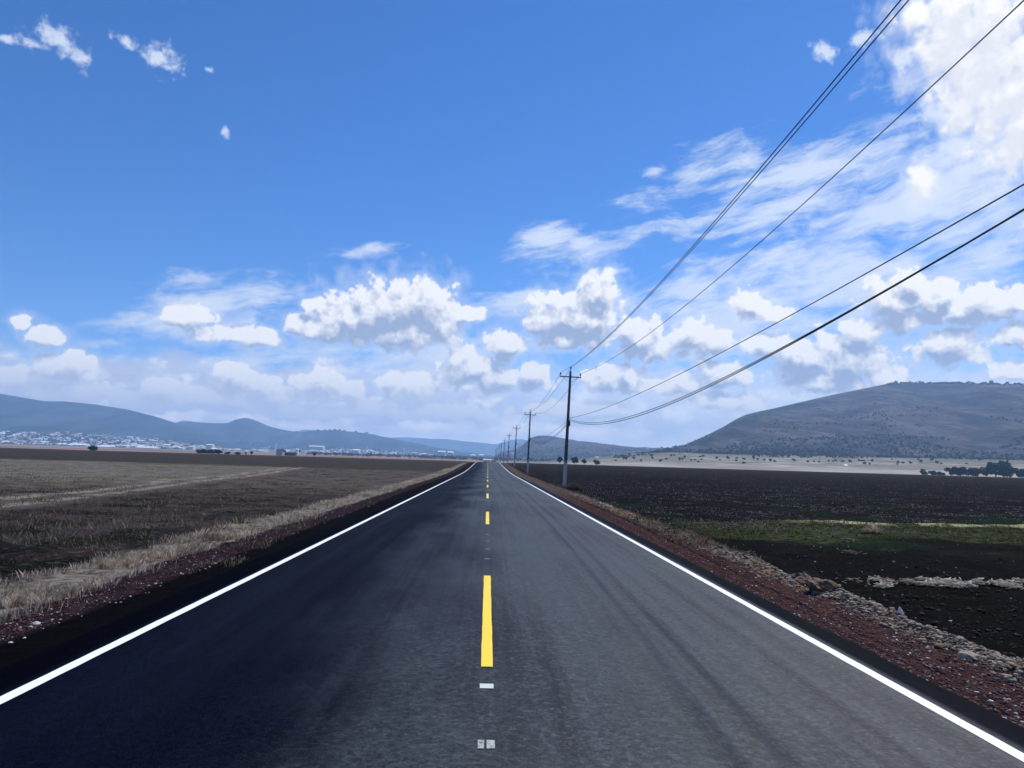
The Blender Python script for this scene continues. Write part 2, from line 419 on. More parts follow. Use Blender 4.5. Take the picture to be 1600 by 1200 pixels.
# open country far away
R = g.vm('LENGTH', P2)
fn = g.noise(P2, 0.006, 5); fn2 = g.noise(P2, 0.03, 5, .7)
far = g.mix(g.ss(fn, .42, .60), (.25, .225, .19), (.38, .35, .30))
far = g.mix(g.ss(fn2, .42, .56) * g.ss(R, 820.0, 1050.0) * .8, far, (.12, .12, .075))
far = g.mix(g.ss(R, 1150.0, 1600.0) * .8, far, (.085, .09, .07))
farl = g.mix(g.ss(fn, .40, .60), (.20, .10, .065), (.30, .23, .18))
farl = g.mix(g.ss(R, 1800.0, 2400.0), farl, g.mix(fn2, (.10, .12, .11), (.28, .26, .23)))
far = g.mix(g.ss(x / y, -.02, .06), farl, far)
c = g.mix(g.ss(R, 620.0, 700.0), c, far)
g.surf(c, 1.0, 0.02, g.bump(n_grit * .5 + n_fine, 0.55, 0.10))
tag(mesh("ground", np.stack([X, Y, Z], -1).reshape(-1, 3), gf, gm, smooth=True), kind='structure')

# ------------------------------------------------------------------ road with markings
ry = np.array(axis([(-40, 0, 6), (0, 60, 60), (60, 400, 90), (400, 700, 6)]))
sec = [(-EDGE - .05, -.16), (-EDGE, -.02), (-EDGE + .04, 0.0), (0.05, .025), (EDGE - .04, 0.0), (EDGE, -.02), (EDGE + .05, -.16)]
ev_ = (fbm(ry * 1.3, ry * 0, 3) * .05, fbm(ry * 1.1 + 50, ry * 0, 3) * .05)
rv = []
for i, yy_ in enumerate(ry):
    for k, (sx, sz) in enumerate(sec):
        off = ev_[0][i] if k < 3 else (ev_[1][i] if k > 3 else 0)
        rv.append((sx + off, yy_, float(road_z(yy_)) + sz))
ns = len(sec)
rf_ = [(i * ns + k, i * ns + k + 1, (i + 1) * ns + k + 1, (i + 1) * ns + k) for i in range(len(ry) - 1) for k in range(ns - 1)]
rm, g = mat("asphalt")
p = g.pos(); x, y, _z = g.sep(p)
str1 = g.noise(g.xyz(x * 1.7, y * .016), 1.0, 5, .6); str2 = g.noise(g.xyz(x * 7.0, y * .05, 4.0), 1.0, 4, .6)
patch = g.noise(g.xyz(x * .5, y * .16, 9.0), 1.0, 4, .55)
agg = g.noise(p, 95.0, 3, .7); agg2 = g.voro(p, 120.0)
f = str1 * .55 + str2 * .25 + patch * .35
mott = g.noise(p, 22.0, 4, .75); cv = g.sep(g.voro(p, 26.0, 'F1', out='Color'))[0]; cv2 = g.sep(g.voro(p, 60.0, 'F1', out='Color'))[1]; pit = g.noise(p, 55.0, 2, .6); fan = g.noise(g.xyz(x * 3.2, y * .11, 6.0), 1.0, 6, .7)
lane_sheen = g.ss(x + (patch - .5) * 3.0, -1.9, .9) * .93 + .012  # right lane's sun sheen put into colour and specular, left lane kept near-black
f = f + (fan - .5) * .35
c = g.mix(g.ss(f, .42, .62) * lane_sheen, (.0005, .0011, .0062), (.030, .037, .042))
c = g.mix(g.ss(mott, .50, .62) * (.02 + lane_sheen * .65), c, (.066, .070, .080))
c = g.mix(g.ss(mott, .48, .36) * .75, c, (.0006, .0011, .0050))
c = g.mix(g.ss(pit, .64, .70) * (.04 + lane_sheen * .45), c, (.10, .105, .11))
c = g.mix(g.ss(patch, .46, .60) * .5 * lane_sheen, c, (.024, .034, .033))
c = g.mix(g.ss(agg, .56, .74) * .5 * lane_sheen, c, (.050, .055, .060))
c = g.mix(g.ss(agg2, .16, .06) * .4, c, (.0008, .0012, .0030))
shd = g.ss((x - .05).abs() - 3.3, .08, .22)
c = g.vm('SCALE', c, scale=0.30 + cv * .90 + cv2 * .60)
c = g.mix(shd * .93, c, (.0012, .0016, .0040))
rough = 0.60 - g.ss(f, .46, .70) * 0.08 + (mott - .5) * .3
g.surf(c, rough, (lane_sheen * 0.15 + 0.01) * (1.0 - shd * .95), g.bump(agg * .7 - agg2 * .5, 0.55, 0.006))
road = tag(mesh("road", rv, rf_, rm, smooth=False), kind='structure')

def crown(x): return .025 * (1 - abs(x - .05) / (EDGE - .05))
def strip(name, x0, x1, y0, y1, m, lift=.004, step=.25, wob=.0025, parent=None):
    n = max(2, int((y1 - y0) / step) + 1); v = []; f = []
    for i, t in enumerate(np.linspace(y0, y1, n)):
        for xx in (x0, x1):
            v.append((xx + rnd.uniform(-wob, wob), t, float(road_z(t)) + crown(xx) + lift))
        if i: f.append((2 * i - 2, 2 * i - 1, 2 * i + 1, 2 * i))
    return mesh(name, v, f, m, parent)
def paint(name, colr, worn):
    m, g = mat(name); p = g.pos()
    s = g.ss(g.noise(p, 30.0, 5, .7), .68 - worn, .76 - worn * .5)
    g.surf(g.mix(s * .9, colr, (.06, .06, .06)), .55, .3, g.bump(g.noise(p, 90.0, 3), .3, .003))
    return m
white = paint("white_road_paint", (.82, .85, .90), .04); yellow = paint("yellow_road_paint", (.88, .63, .035), .03)
resid = paint("worn_primer", (.40, .44, .42), .24); traces = paint("traces", (.16, .18, .19), .22)
strip("edge_line", -3.36, -3.255, -20, 330, white, parent=road)
strip("edge_line", 3.35, 3.455, -20, 330, white, parent=road)
y0 = 6.67
dl = []
for k in range(22):
    a = y0 + 14.6 * k
    if a > 300: break
    dl.append(strip("centre_dash", 0.0, .10, a, a + 5.15, yellow, parent=road))
    if k == 0:
        for q in range(4):
            a2 = a + 7.1 + q * 1.5
            strip("primer_patch", 0.0, .10, a2, a2 + .10, traces, parent=road)
strip("centre_dash", -.005, .105, y0 - 14.6, y0 - 9.45, yellow, parent=road)
strip("primer_patch", -.005, .10, 6.05, 6.17, paint("fresh_primer", (.55, .62, .58), .06), parent=road)
strip("primer_patch", -.005, .035, 4.82, 4.96, resid, parent=road); strip("primer_patch", .05, .10, 4.82, 4.96, resid, parent=road)

# ------------------------------------------------------------------ hills
def hillmat(name, a, b, c, nscale, speckle):
    m, g = mat(name); p = g.pos()
    n1 = g.noise(p, nscale, 6, .6); n2 = g.noise(p, nscale * 9, 5, .7)
    cc = g.mix(g.ss(n1, .38, .62), a, b)
    cc = g.mix(g.ss(n2, .50, .64) * speckle, cc, c)
    x_, y_, z_ = g.sep(p); n3 = g.noise(g.xyz(x_ * nscale * 3.2 + z_ * nscale * 3.5, y_ * nscale * .5, 0.0), 1.0, 5, .6)
    cc = g.vm('SCALE', cc, scale=0.62 + g.ss(n3, .36, .62) * .75)
    g.surf(cc, 1.0, .05, g.bump(n2 + n3 * 1.5, .8, 10.0)); return m
hm_left = hillmat("hazed_scrub_slope", (.028, .048, .070), (.048, .070, .092), (.016, .030, .046), .0022, .6)  # blue of the distant haze is mixed into all three slope colours
hm_right = hillmat("hazed_stony_scrub_slope", (.032, .034, .048), (.102, .086, .090), (.014, .020, .026), .006, .75)
hm_far = hillmat("hazed_distant_slope", (.04, .06, .09), (.06, .08, .11), (.03, .045, .07), .001, .4)
HILLS = {}
def hill(key, pts, dc, df, db, m, gully, gsc, shape=1.25, step=6, seed=0, foot=None, skyrough=0.0):
    px = [q[0] for q in pts]; py = [q[1] for q in pts]
    xs_ = np.arange(px[0], px[-1] + .1, step); cols = []
    nt = 26
    for k, xx in enumerate(xs_):
        yy_ = float(np.interp(xx, px, py)) 
        d = dc(xx); cr = at(xx, yy_, d)
        cr[2] += skyrough * float(fbm(np.array(xx * .13 + seed), np.array(seed * 1.7), 3))
        u2 = np.array([cr[0], cr[1]]); u2 /= np.linalg.norm(u2)
        Rc = math.hypot(cr[0], cr[1]); Rf = df(xx); Rb = Rc + db
        col_ = []
        for t in range(nt + 9):
            if t <= nt:
                s = t / nt; r_ = Rf + (Rc - Rf) * s
                gx, gy = u2 * r_
                zf = float(ground_z(gx, gy)) - 3 if t == 0 else None
                if t == 0: z0_ = zf
                h = s ** shape * (1.0 if shape < 1.01 else 1.0)
                h = h * (1 - .0) ; z_ = z0_ + (cr[2] - z0_) * h
                w_ = math.sin(math.pi * min(1, s)) ** .8
                z_ += gully * w_ * float(fbm(np.array(gx * gsc + seed), np.array(gy * gsc * .6 + seed), 4))
                z_ += gully * .45 * w_ * (abs(float(fbm(np.array((gx + gy * .4) * gsc * 2.2 + seed), np.array(gy * gsc * .5), 3))) - .2)
            else:
                s = (t - nt) / 8; r_ = Rc + db * s; gx, gy = u2 * r_
                z_ = cr[2] + (-10 - cr[2]) * (s ** 1.5) if s < 1 else -10
            col_.append((gx, gy, z_))
        cols.append(col_)
    A = np.array(cols); n, mm = A.shape[:2]
    # never let the slope in front stand above its own skyline as seen along it
    for i in range(n):
        ec = (A[i, nt, 2] - H) / math.hypot(A[i, nt, 0], A[i, nt, 1])
        for t in range(nt):
            r_ = math.hypot(A[i, t, 0], A[i, t, 1]); A[i, t, 2] = min(A[i, t, 2], H + ec * .985 * r_)
    i2 = (np.arange(n - 1)[:, None] * mm + np.arange(mm - 1)[None, :]).ravel()
    f = np.stack([i2, i2 + mm, i2 + mm + 1, i2 + 1], 1)
    o = tag(mesh("hill", A.reshape(-1, 3), f, m, smooth=True), kind='structure')
    HILLS[key] = (xs_, A, nt)
    return o
def on_hill(key, px, s):
    xs_, A, nt = HILLS[key]; i = (px - xs_[0]) / (xs_[1] - xs_[0]); i = min(max(i, 0), len(xs_) - 1.001); a = int(i); fa = i - a
    t = s * nt; b = min(int(t), nt - 1); fb = t - b
    q = lambda m_, k: A[m_, k]
    return (q(a, b) * (1 - fa) + q(a + 1, b) * fa) * (1 - fb) + (q(a, b + 1) * (1 - fa) + q(a + 1, b + 1) * fa) * fb

hill('west', [(-420,640),(-250,600),(-120,596),(-40,608),(0,615),(40,622),(70,627),(100,627),(150,632),(200,640),(240,650),(275,661),(320,676),(370,690),(420,700),(470,707)],
     lambda x: 5200, lambda x: 3300, 2500, hm_left, 22, .0016, 1.5, seed=3)
hill('knob', [(200,672),(240,664),(275,661),(300,659),(330,661),(355,661),(370,655),(385,652.5),(400,657),(420,666),(440,671),(470,676),(510,684),(560,696),(600,704)],
     lambda x: 6300, lambda x: 4600, 2500, hm_left, 24, .0014, 1.35, seed=9)
hill('ridge', [(380,694),(420,683),(460,675.5),(490,673),(520,672),(550,674),(580,678),(620,686),(660,694.5),(700,702),(740,708),(770,712)],
     lambda x: 5600, lambda x: 4200, 2500, hm_left, 18, .0015, 1.35, seed=14, skyrough=6)
hill('farknoll', [(430,684),(450,677),(475,671),(495,672),(520,679),(550,688)], lambda x: 11500, lambda x: 10500, 1500, hm_far, 20, .001, 1.2, seed=5)
hill('farknoll2', [(262,668),(275,660),(287,656.5),(300,658),(318,666)], lambda x: 11000, lambda x: 10300, 1500, hm_far, 20, .001, 1.2, seed=6)
hill('far', [(560,690),(600,684),(630,683),(670,685.5),(700,686),(720,689),(745,691),(775,694),(790,690),(800,687),(815,686),(835,690),(860,699),(900,712)],
     lambda x: 10800, lambda x: 9300, 2500, hm_far, 30, .0009, 1.2, seed=21)
hill('butte', [(745,718),(775,712),(788,706),(800,702.5),(815,697),(822,691),(830,684),(840,681),(852,680),(870,683),(900,688),(950,694),(985,698),(1010,699),(1040,699.5),(1065,701),(1100,708)],
     lambda x: 3600, lambda x: 2500, 1500, hm_right, 12, .004, 1.2, step=4, seed=31, skyrough=4)
hill('mesa', [(985,714),(1010,708),(1040,702),(1070,695),(1100,682),(1130,667),(1150,655),(1165,648),(1185,643),(1210,638),(1250,628.5),(1300,617),(1350,607),(1385,600),(1420,598),(1500,599),(1600,601),(1700,606),(1900,625),(2100,670)],
     lambda x: 2500 + 200 * math.sin(x * .01), lambda x: 1450, 900, hm_right, 42, .0055, 1.12, step=5, seed=40)

# ------------------------------------------------------------------ utility poles
def concrete(name, a, b):
    m, g = mat(name); p = g.objco(); x, y, z = g.sep(p)
    n = g.noise(g.xyz(x * 4, y * 4, z * .7), 3.0, 6, .65)
    c = g.mix(g.ss(n, .35, .65), a, b)
    c = g.mix(g.ss(z + n * .5, 2.4, 1.9), c, (.42, .39, .36))   # paler foot: local tone-mapping lift put into the concrete colour
    g.surf(c, .9, .2, g.bump(g.noise(p, 30.0, 4), .4, .01)); return m
def plain(name, colr, rough=.6, spec=.3, metal=0.0, var=.25, sc_=8.0):
    m, g = mat(name); p = g.objco(); n = g.noise(p, sc_, 5, .6)
    c = g.mix(n, tuple(q * (1 - var) for q in colr), tuple(q * (1 + var) for q in colr))
    g.surf(c, rough, spec, g.bump(n, .2, .01), metal); return m
m_conc = concrete("weathered_concrete", (.055, .056, .06), (.085, .085, .085))
m_steel = plain("galvanised_steel", (.12, .13, .14), .5, .4, .4)
m_insul = plain("brown_porcelain", (.05, .03, .025), .25, .5)
m_black = plain("black_rubber", (.012, .012, .014), .6, .3)
m_wire = plain("aged_conductor", (.018, .019, .022), .6, .3)

def insulator(parent, x, y, z):
    mb = MB(); mb.tube([(x, y, z), (x, y, z + .10)], .018, 8)
    pr = [(0, .035), (.02, .07), (.05, .06), (.06, .075), (.09, .06), (.10, .07), (.14, .05), (.16, .03), (.19, .04), (.215, .018)]
    mb.tube([(x, y, z + .10 + a) for a, _ in pr], [b for _, b in pr], 12)
    return mb.build("insulator", m_insul, parent, smooth=True)
def make_pole():
    root = empty("utility_pole")
    mb = MB(); mb.tube([(0, 0, -.9), (0, 0, 3), (0, 0, 6.5), (0, 0, 9.75)], [.175, .148, .122, .098], 8); mb.build("shaft", m_conc, root)
    mb = MB(); mb.box((0, -.17, 9.20), (1.86, .09, .10)); arm = mb.build("crossarm", m_steel, root)
    mb = MB()
    for s in (-1, 1): mb.tube([(s * .62, -.17, 9.2), (s * .07, -.12, 8.75)], .014, 6)
    mb.build("brace", m_steel, arm)
    mb = MB(); mb.tube([(0, -.125, 9.25), (0, 0, 9.25), (0, .15, 9.25)], .016, 6); mb.box((0, .0, 9.19), (.235, .235, .12)); mb.build("arm_clamp", m_steel, root)
    insulator(root, -.86, -.17, 9.30); insulator(root, .86, -.17, 9.30)
    mb = MB(); mb.box((0, -.12, 9.45), (.06, .05, .55)); mb.build("top_bracket", m_steel, root)
    insulator(root, 0, -.12, 9.86)
    mb = MB(); mb.box((0, 0, 5.52), (.29, .29, .05)); mb.tube([(0, -.16, 5.57), (.19, -.17, 5.72)], .02, 6); mb.tube([(0, -.16, 5.55), (.19, -.17, 5.50)], .02, 6); mb.build("cable_bracket", m_steel, root)
    mb = MB(); mb.tube([(.12, -.17, 4.98), (.13, -.18, 5.04), (.13, -.18, 5.36), (.12, -.17, 5.44)], [.04, .075, .075, .04], 10); mb.build("splice_case", m_black, root, smooth=True)
    return root
POLES = [(6.85, 6.0, 0.0), (6.62, 66, -.07), (6.50, 125, .15), (6.80, 195, .95), (6.85, 265, 1.35), (6.9, 338, 1.5), (6.75, 408, 1.55), (6.7, 478, 1.6), (6.2, 556, 1.5), (6.0, 640, 1.4)]
PL = ["concrete utility pole just beside the camera position with its foot by the right gravel berm",
      "nearest and tallest concrete utility pole rising from dry brush on the right verge",
      "second concrete utility pole along the right verge with a black cable case halfway up",
      "third concrete utility pole along the right verge, standing in brown weeds",
      "fourth concrete utility pole along the right verge, seen against the dark butte's foot",
      "fifth concrete utility pole of the row receding along the road",
      "sixth concrete utility pole of the row receding along the road",
      "seventh concrete utility pole of the row, small near the road crest",
      "eighth concrete utility pole of the row, faint and tiny",
      "last and faintest concrete utility pole of the row beyond the road crest"]
pole0 = make_pole(); LEAN = math.radians(1.5)
for i, (x_, y_, z_) in enumerate(POLES):
    o = pole0 if i == 0 else dup(pole0)
    o.location = (x_, y_, z_); o.rotation_euler = (0, LEAN * (1 + .25 * math.sin(i * 2.1)), math.radians(2 * math.sin(i * 3.3)))
    o.scale = (1, 1, 1.03 if i == 0 else 1.0)
    tag(o, PL[i], "utility pole", "concrete utility poles along the right verge")
def on_pole(i, dx, dz, dyy=-.15):
    x_, y_, z_ = POLES[i]; k = 1.03 if i == 0 else 1.0
    l = LEAN * (1 + .25 * math.sin(i * 2.1))
    return Vector((x_ + dx * math.cos(l) + dz * k * math.sin(l), y_ + dyy, z_ + dz * k * math.cos(l) - dx * math.sin(l)))
def wire(name, dx, dz, sags, rad, label, group, xo=0.0, zo=0.0):
    mb = MB(); pts = []
    # one more span behind the camera, then pole to pole
    ends = [on_pole(i, dx, dz) for i in range(len(POLES))]
    ends[0].x += xo; ends[0].z += zo
    ends = [ends[0] + Vector((0, -58, .1))] + ends
    for k in range(len(ends) - 1):
        a, b = ends[k], ends[k + 1]; s_ = sags[min(k, len(sags) - 1)]; n = 40 if k < 2 else 14
        for j in range(n + (1 if k == len(ends) - 2 else 0)):
            t = j / n; q = a.lerp(b, t); q.z -= s_ * 4 * t * (1 - t); pts.append(q)
    mb.tube(pts, rad, 6)
    return tag(mb.build(name, m_wire, None, smooth=True), label, "cable", group)
G1 = "bare power lines on the pole tops"; G2 = "thick telephone cables on the pole shafts"
wire("power_line", 0.0, 10.06, [.8, .84, .9, 1.0], .0125, "thin power line carried on the pin at the very top of the poles", G1)
wire("power_line", -.86, 9.60, [1.0, 1.08, 1.1, 1.1], .0125, "thin power line on the road side end of the crossarms", G1, .35)
wire("power_line", .86, 9.60, [1.1, 1.15, 1.1, 1.1], .0125, "thin power line on the field side end of the crossarms", G1, .55)
wire("telephone_cable", .19, 5.72, [.6, .62, .8, .9], .013, "single telephone cable strung just above the sagging pair", G2)
wire("telephone_cable", .19, 5.58, [1.4, 1.44, 1.3, 1.1], .015, "upper of the two deeply sagging telephone cables", G2)
wire("telephone_cable", .19, 5.48, [1.45, 1.50, 1.4, 1.2], .017, "lower of the two deeply sagging telephone cables", G2, .0, .13)

# ------------------------------------------------------------------ trees
def foliage(name, a, b):
    m, g = mat(name); p = g.pos(); n = g.noise(p, .9, 4, .7)
    c = g.mix(g.ss(n, .3, .7), a, b); c = g.mix(g.rand() * .5, c, tuple(q * 1.4 for q in a))
    g.surf(c, .8, .15, None); return m
m_leaf = foliage("dark_foliage", (.022, .034, .018), (.050, .065, .030)); m_bark = plain("bark", (.07, .055, .045), .95, .1)
def crown_mesh(r, h, z0, n, leaf, seed, lobes=9, flat=.8):
    q = random.Random(seed); L = []
    for i in range(lobes):
        a = q.uniform(0, 6.28); d = q.uniform(.1, .62) * r
        L.append((d * math.cos(a), d * math.sin(a), z0 + h * q.uniform(.22, .78), r * q.uniform(.32, .52)))
    v = []; f = []
    for i in range(n):
        cx, cy, cz, cr = q.choice(L)
        d = Vector((q.gauss(0, 1), q.gauss(0, 1), q.gauss(0, 1))).normalized() * cr * q.uniform(.55, 1.08)
        c = Vector((cx + d.x, cy + d.y, max(z0 * .8, cz + d.z * flat * h / (2 * r) * 1.3)))
        a = Vector((q.gauss(0, 1), q.gauss(0, 1), q.gauss(0, 1))).normalized(); b = a.orthogonal().normalized()
        s1 = leaf * q.uniform(.6, 1.4); s2 = s1 * q.uniform(.4, .8); k = len(v)
        v += [c - a * s1, c - b * s2, c + a * s1, c + b * s2]; f.append((k, k + 1, k + 2, k + 3))
    return v, f
def make_tree(name, r, h, z0, n, leaf, seed):
    root = empty(name); v, f = crown_mesh(r, h - z0, z0, n, leaf, seed)
    mesh("crown", v, f, m_leaf, root)
    mb = MB(); q = random.Random(seed); top = Vector((q.uniform(-.2, .2), q.uniform(-.2, .2), h * .6))
    mb.tube([(0, 0, -.8), (0, 0, z0 * .5), (top.x * .5, top.y * .5, z0 * 1.1), top], [r * .085, r * .06, r * .045, r * .015], 7)
    for i in range(5):
        a = i * 1.3 + q.random(); s = Vector((top.x * .4, top.y * .4, z0 * q.uniform(.7, 1.2)))
        e = s + Vector((math.cos(a) * r * .6, math.sin(a) * r * .6, h * .3)); mb.tube([s, s.lerp(e, .5) + Vector((0, 0, .1)), e], [r * .035, r * .022, r * .008], 5)
    mb.build("trunk", m_bark, root); return root
protoT = [make_tree("tree", 3.2, 5.6, 1.0, 1500, .34, 11), make_tree("tree", 3.6, 5.0, .6, 1500, .34, 12), make_tree("tree", 2.2, 5.2, 1.3, 1100, .32, 13), make_tree("tree", 3.0, 3.2, .3, 1100, .32, 14)]
usedT = set()
def plant(k, x, y, s, label, group, sz=1.0, z=None, sink=.1):
    o = protoT[k] if k not in usedT else dup(protoT[k]); usedT.add(k)
    o.location = (x, y, (float(ground_z(x, y)) if z is None else z) - sink); o.scale = (s, s, s * sz)
    o.rotation_euler = (0, 0, rnd.uniform(0, 6.28)); tag(o, label, "tree", group); return o
GT = "round dark trees at the far side of the ploughed field"
for (px, D, k, s, sz, lab) in [(875, 560, 2, 1.12, 1.0, "dark round tree just left of the nearest pole"),
                               (898, 560, 0, .95, 1.15, "taller dark round tree just right of the nearest pole"),
                               (912.5, 560, 2, .95, .9, "smallest dark tree, in the middle of the far group"),
                               (932, 560, 1, 1.0, .95, "wide dark bush at the right end of the far group")]:
    q = at(px, 721, D); plant(k, q[0], q[1], s, lab, GT, sz)
GH = "dark hedgerow trees at the foot of the plain, right"
for i, (px, hp, D, k) in enumerate([(1443,8,640,1),(1457,8,640,1),(1470,6,640,3),(1487,13,640,0),(1500,14,640,1),(1513,12,650,0),(1527,13,645,1),(1541,14,650,0),(1556,20,640,0),(1568,22,640,2),(1579,16,640,1),(1592,13,640,0),(1606,14,640,1),(1621,12,640,0)]):
    q = at(px, 740, D); hh = hp / 1200 * D; base_h = [5.6, 5.0, 5.2, 3.2][k]
    o = plant(k, q[0], q[1], hh / base_h * 1.35, ["low", "round", "broad", "tall"][min(3, int(hp / 6))] + " dark tree within the hedgerow", GH, sink=1.3)
    o['label'] = {0: "left end bush of the dark hedgerow below the mesa", 8: "broad tree beside the tallest one in the dark hedgerow", 9: "tallest tree of the dark hedgerow below the mesa",
                  13: "right end tree of the dark hedgerow below the mesa"}.get(i, "dark rounded tree within the hedgerow below the mesa")
q = at(1442, 733, 780); plant(0, q[0], q[1], .75, "lone dark tree standing just behind the hedgerow's left end", None)
GP = "small scattered trees on the pale plain"
r2 = random.Random(5)
pts = [(1019,722),(1062,721),(1070,722),(1080,723),(1096,724),(1120,722),(1125,721),(1137,723),(1150,723),(1162,724),(1184,726),(1204,725),(1210,726),(1240,728),(1262,726),(1272,728),(1280,727),(1305,729),(1318,727),(1330,728),(1342,730),(1350,731),(1363,731),(1403,728),(1422,724)]
for i in range(90): pts.append((r2.uniform(960, 1600), None))
for (px, py) in pts:
    D = r2.uniform(950, 1600) if py is None else r2.uniform(980, 1120)
    q = at(px, 720, D); k = r2.choice((0, 1, 2, 3))
    plant(k, q[0], q[1], r2.uniform(.55, 1.0), "small dark tree scattered on the pale plain below the mesa", GP)
GS = "trees along the mesa's skyline"
for i in range(64):
    px = 1388 + i * 3.45 + r2.uniform(-1.2, 1.2) if i < 62 else 1600 + r2.uniform(0, 30)
    q = on_hill('mesa', px, r2.uniform(.965, 1.0)); k = r2.choice((0, 1, 2))
    plant(k, q[0], q[1], r2.uniform(1.5, 2.6), "dark tree standing on the mesa's flat skyline", GS, r2.uniform(.7, 1.0), z=q[2], sink=2)
for (px, s) in ((1549, 3.0), (1400, 2.6)):
    q = on_hill('mesa', px, .995); plant(2, q[0], q[1], s, {1549: "tall lone tree rising above the mesa's skyline, right of centre", 1400: "tall tree at the left end of the mesa's wooded skyline"}[px], GS, 1, z=q[2], sink=2)
GR = "tiny trees on the blue ridge's skyline"
for px in (463, 497, 508, 515, 523, 531, 538, 556, 573, 1034):
    q = on_hill('ridge' if px < 900 else 'butte', px, .99); plant(1, q[0], q[1], 4.0 if px < 900 else 2.6, "tiny dark tree on the blue ridge skyline" if px < 900 else "tiny lone tree on the saddle between butte and mesa", GR if px < 900 else None, .8, z=q[2], sink=3)
GL = "dark thickets at the far edge of the left field"
for (px, D, k, s, sz, lab) in [(145, 420, 3, .95, .9, "tiny dark bush alone on the left field's far edge"), (312, 560, 3, 1.1, .8, "dark thicket at the left end of the far hedge"), (321, 560, 3, 1.3, .8, None), (331, 560, 3, 1.2, .8, None),
                               (341, 560, 3, 1.1, .9, None), (356, 560, 3, .9, .7, None), (372, 560, 3, .9, .7, None), (384, 560, 2, .5, .8, None), (393, 560, 2, .6, .9, "small dark bush at the right end of the far hedge"), (491.5, 600, 2, .62, 1.1, "small upright dark tree alone right of the open barns")]:
    q = at(px, 705, D); plant(k, q[0], q[1], s, lab or "dark thicket within the far hedge, in front of the white buildings", GL, sz)

# ------------------------------------------------------------------ buildings
m_wall = plain("pale_render", (.55, .53, .50), .9, .1, 0, .2, .05); m_roofh = plain("grey_house_roof", (.42, .41, .40), .9, .1, 0, .5, .02); m_roofw = plain("white_sheet_roof", (.85, .86, .88), .5, .3); m_dark = plain("dark_opening", (.03, .035, .04), .8, .2)
m_wall2 = plain("grey_block", (.30, .29, .28), .9, .1, 0, .2, .05); m_wall3 = plain("ochre_render", (.38, .30, .24), .9, .1, 0, .2, .05)
m_darkroof = plain("dark_sheet_roof", (.035, .045, .06), .7, .2); m_rust = plain("rusty_steel", (.09, .06, .05), .8, .2)
def house_proto(w, d, h, wall, tank):
    root = empty("house"); mb = MB(); mb.box((0, 0, -4), (w, d, h + 4)); wo = mb.build("wall", wall, root)
    mb = MB()
    for sx in (-1, 1): mb.box((sx * (w / 2 - .1), 0, h), (.2, d - .41, .6))
    for sy in (-1, 1): mb.box((0, sy * (d / 2 - .1), h), (w, .2, .6))
    a_, b_ = w / 2 - .22, d / 2 - .22; mb.add([(-a_, -b_, h + .05), (a_, -b_, h + .05), (a_, b_, h + 2.2), (-a_, b_, h + 2.2), (-a_, b_, h), (a_, b_, h)], [(0, 1, 2, 3), (3, 2, 5, 4), (0, 3, 4), (1, 5, 2)])  # roof tilted toward the camera so it catches sun and brightens the town
    rf2 = mb.build("roof", m_roofw if w > 13 else m_roofh, root)
    if tank: mb = MB(); mb.tube([(w * .2, 0, h + .1), (w * .2, 0, h + 1.4)], .6, 10); mb.build("water_tank", m_dark, rf2)
    mb = MB()
    for k in (-1, 1): mb.box((k * w * .25, -d / 2 - .02, h * .35), (1.3, .06, 1.3))
    mb.build("window", m_dark, root)
    mb = MB(); mb.box((0, -d / 2 - .02, 0), (1.1, .06, 2.1)); mb.build("door", m_rust, root)
    return root
hp_ = [house_proto(9, 9, 5.5, m_wall, 1), house_proto(12, 8, 3.6, m_wall2, 0), house_proto(8, 10, 6.5, m_wall3, 1), house_proto(14, 10, 4, m_roofw, 0)]
usedH = set(); GHs = "houses of the town spread over the foot of the blue hills"
r3 = random.Random(8)
def put_house(k, q, s, rz, label, group):
    o = hp_[k] if k not in usedH else dup(hp_[k]); usedH.add(k)
    o.location = q; o.scale = (s, s, s); o.rotation_euler = (0, 0, rz); tag(o, label, "house", group); return o
spots = []
for i in range(2600):
    px = r3.uniform(-20, 700)
    if px < 330: key, s = 'west', r3.random() ** 1.15 * (.36 if px < 250 else .30)
    elif px < 430: key, s = r3.choice((('west', r3.random() * .16), ('knob', r3.random() * .13)))
    else: key, s = 'ridge', r3.random() ** 1.3 * .22
    q = on_hill(key, px, s + .01)
    spots.append(q)
for q in spots[:262]:
    put_house(r3.choice((0, 0, 1, 2, 3)), q, r3.uniform(1.1, 2.1), r3.choice((.3, .3, -.2, .5)) + r3.uniform(-.1, .1), "small town house with tilted roof at the foot of the blue hills", GHs)
for px, s in [(926,.03),(935,.08),(960,.10),(970,.06),(985,.08),(1005,.05),(995,.12),(1012,.16),(900,.07),(880,.06),(845,.05),(820,.05),(808,.10),(915,.12),(945,.05),(860,.10)]:
    q = on_hill('butte', px, s); put_house(r3.choice((0, 1, 3)), q, r3.uniform(1., 1.4), r3.uniform(0, 3), "small pale house at the foot of the dark butte", "houses below the butte")
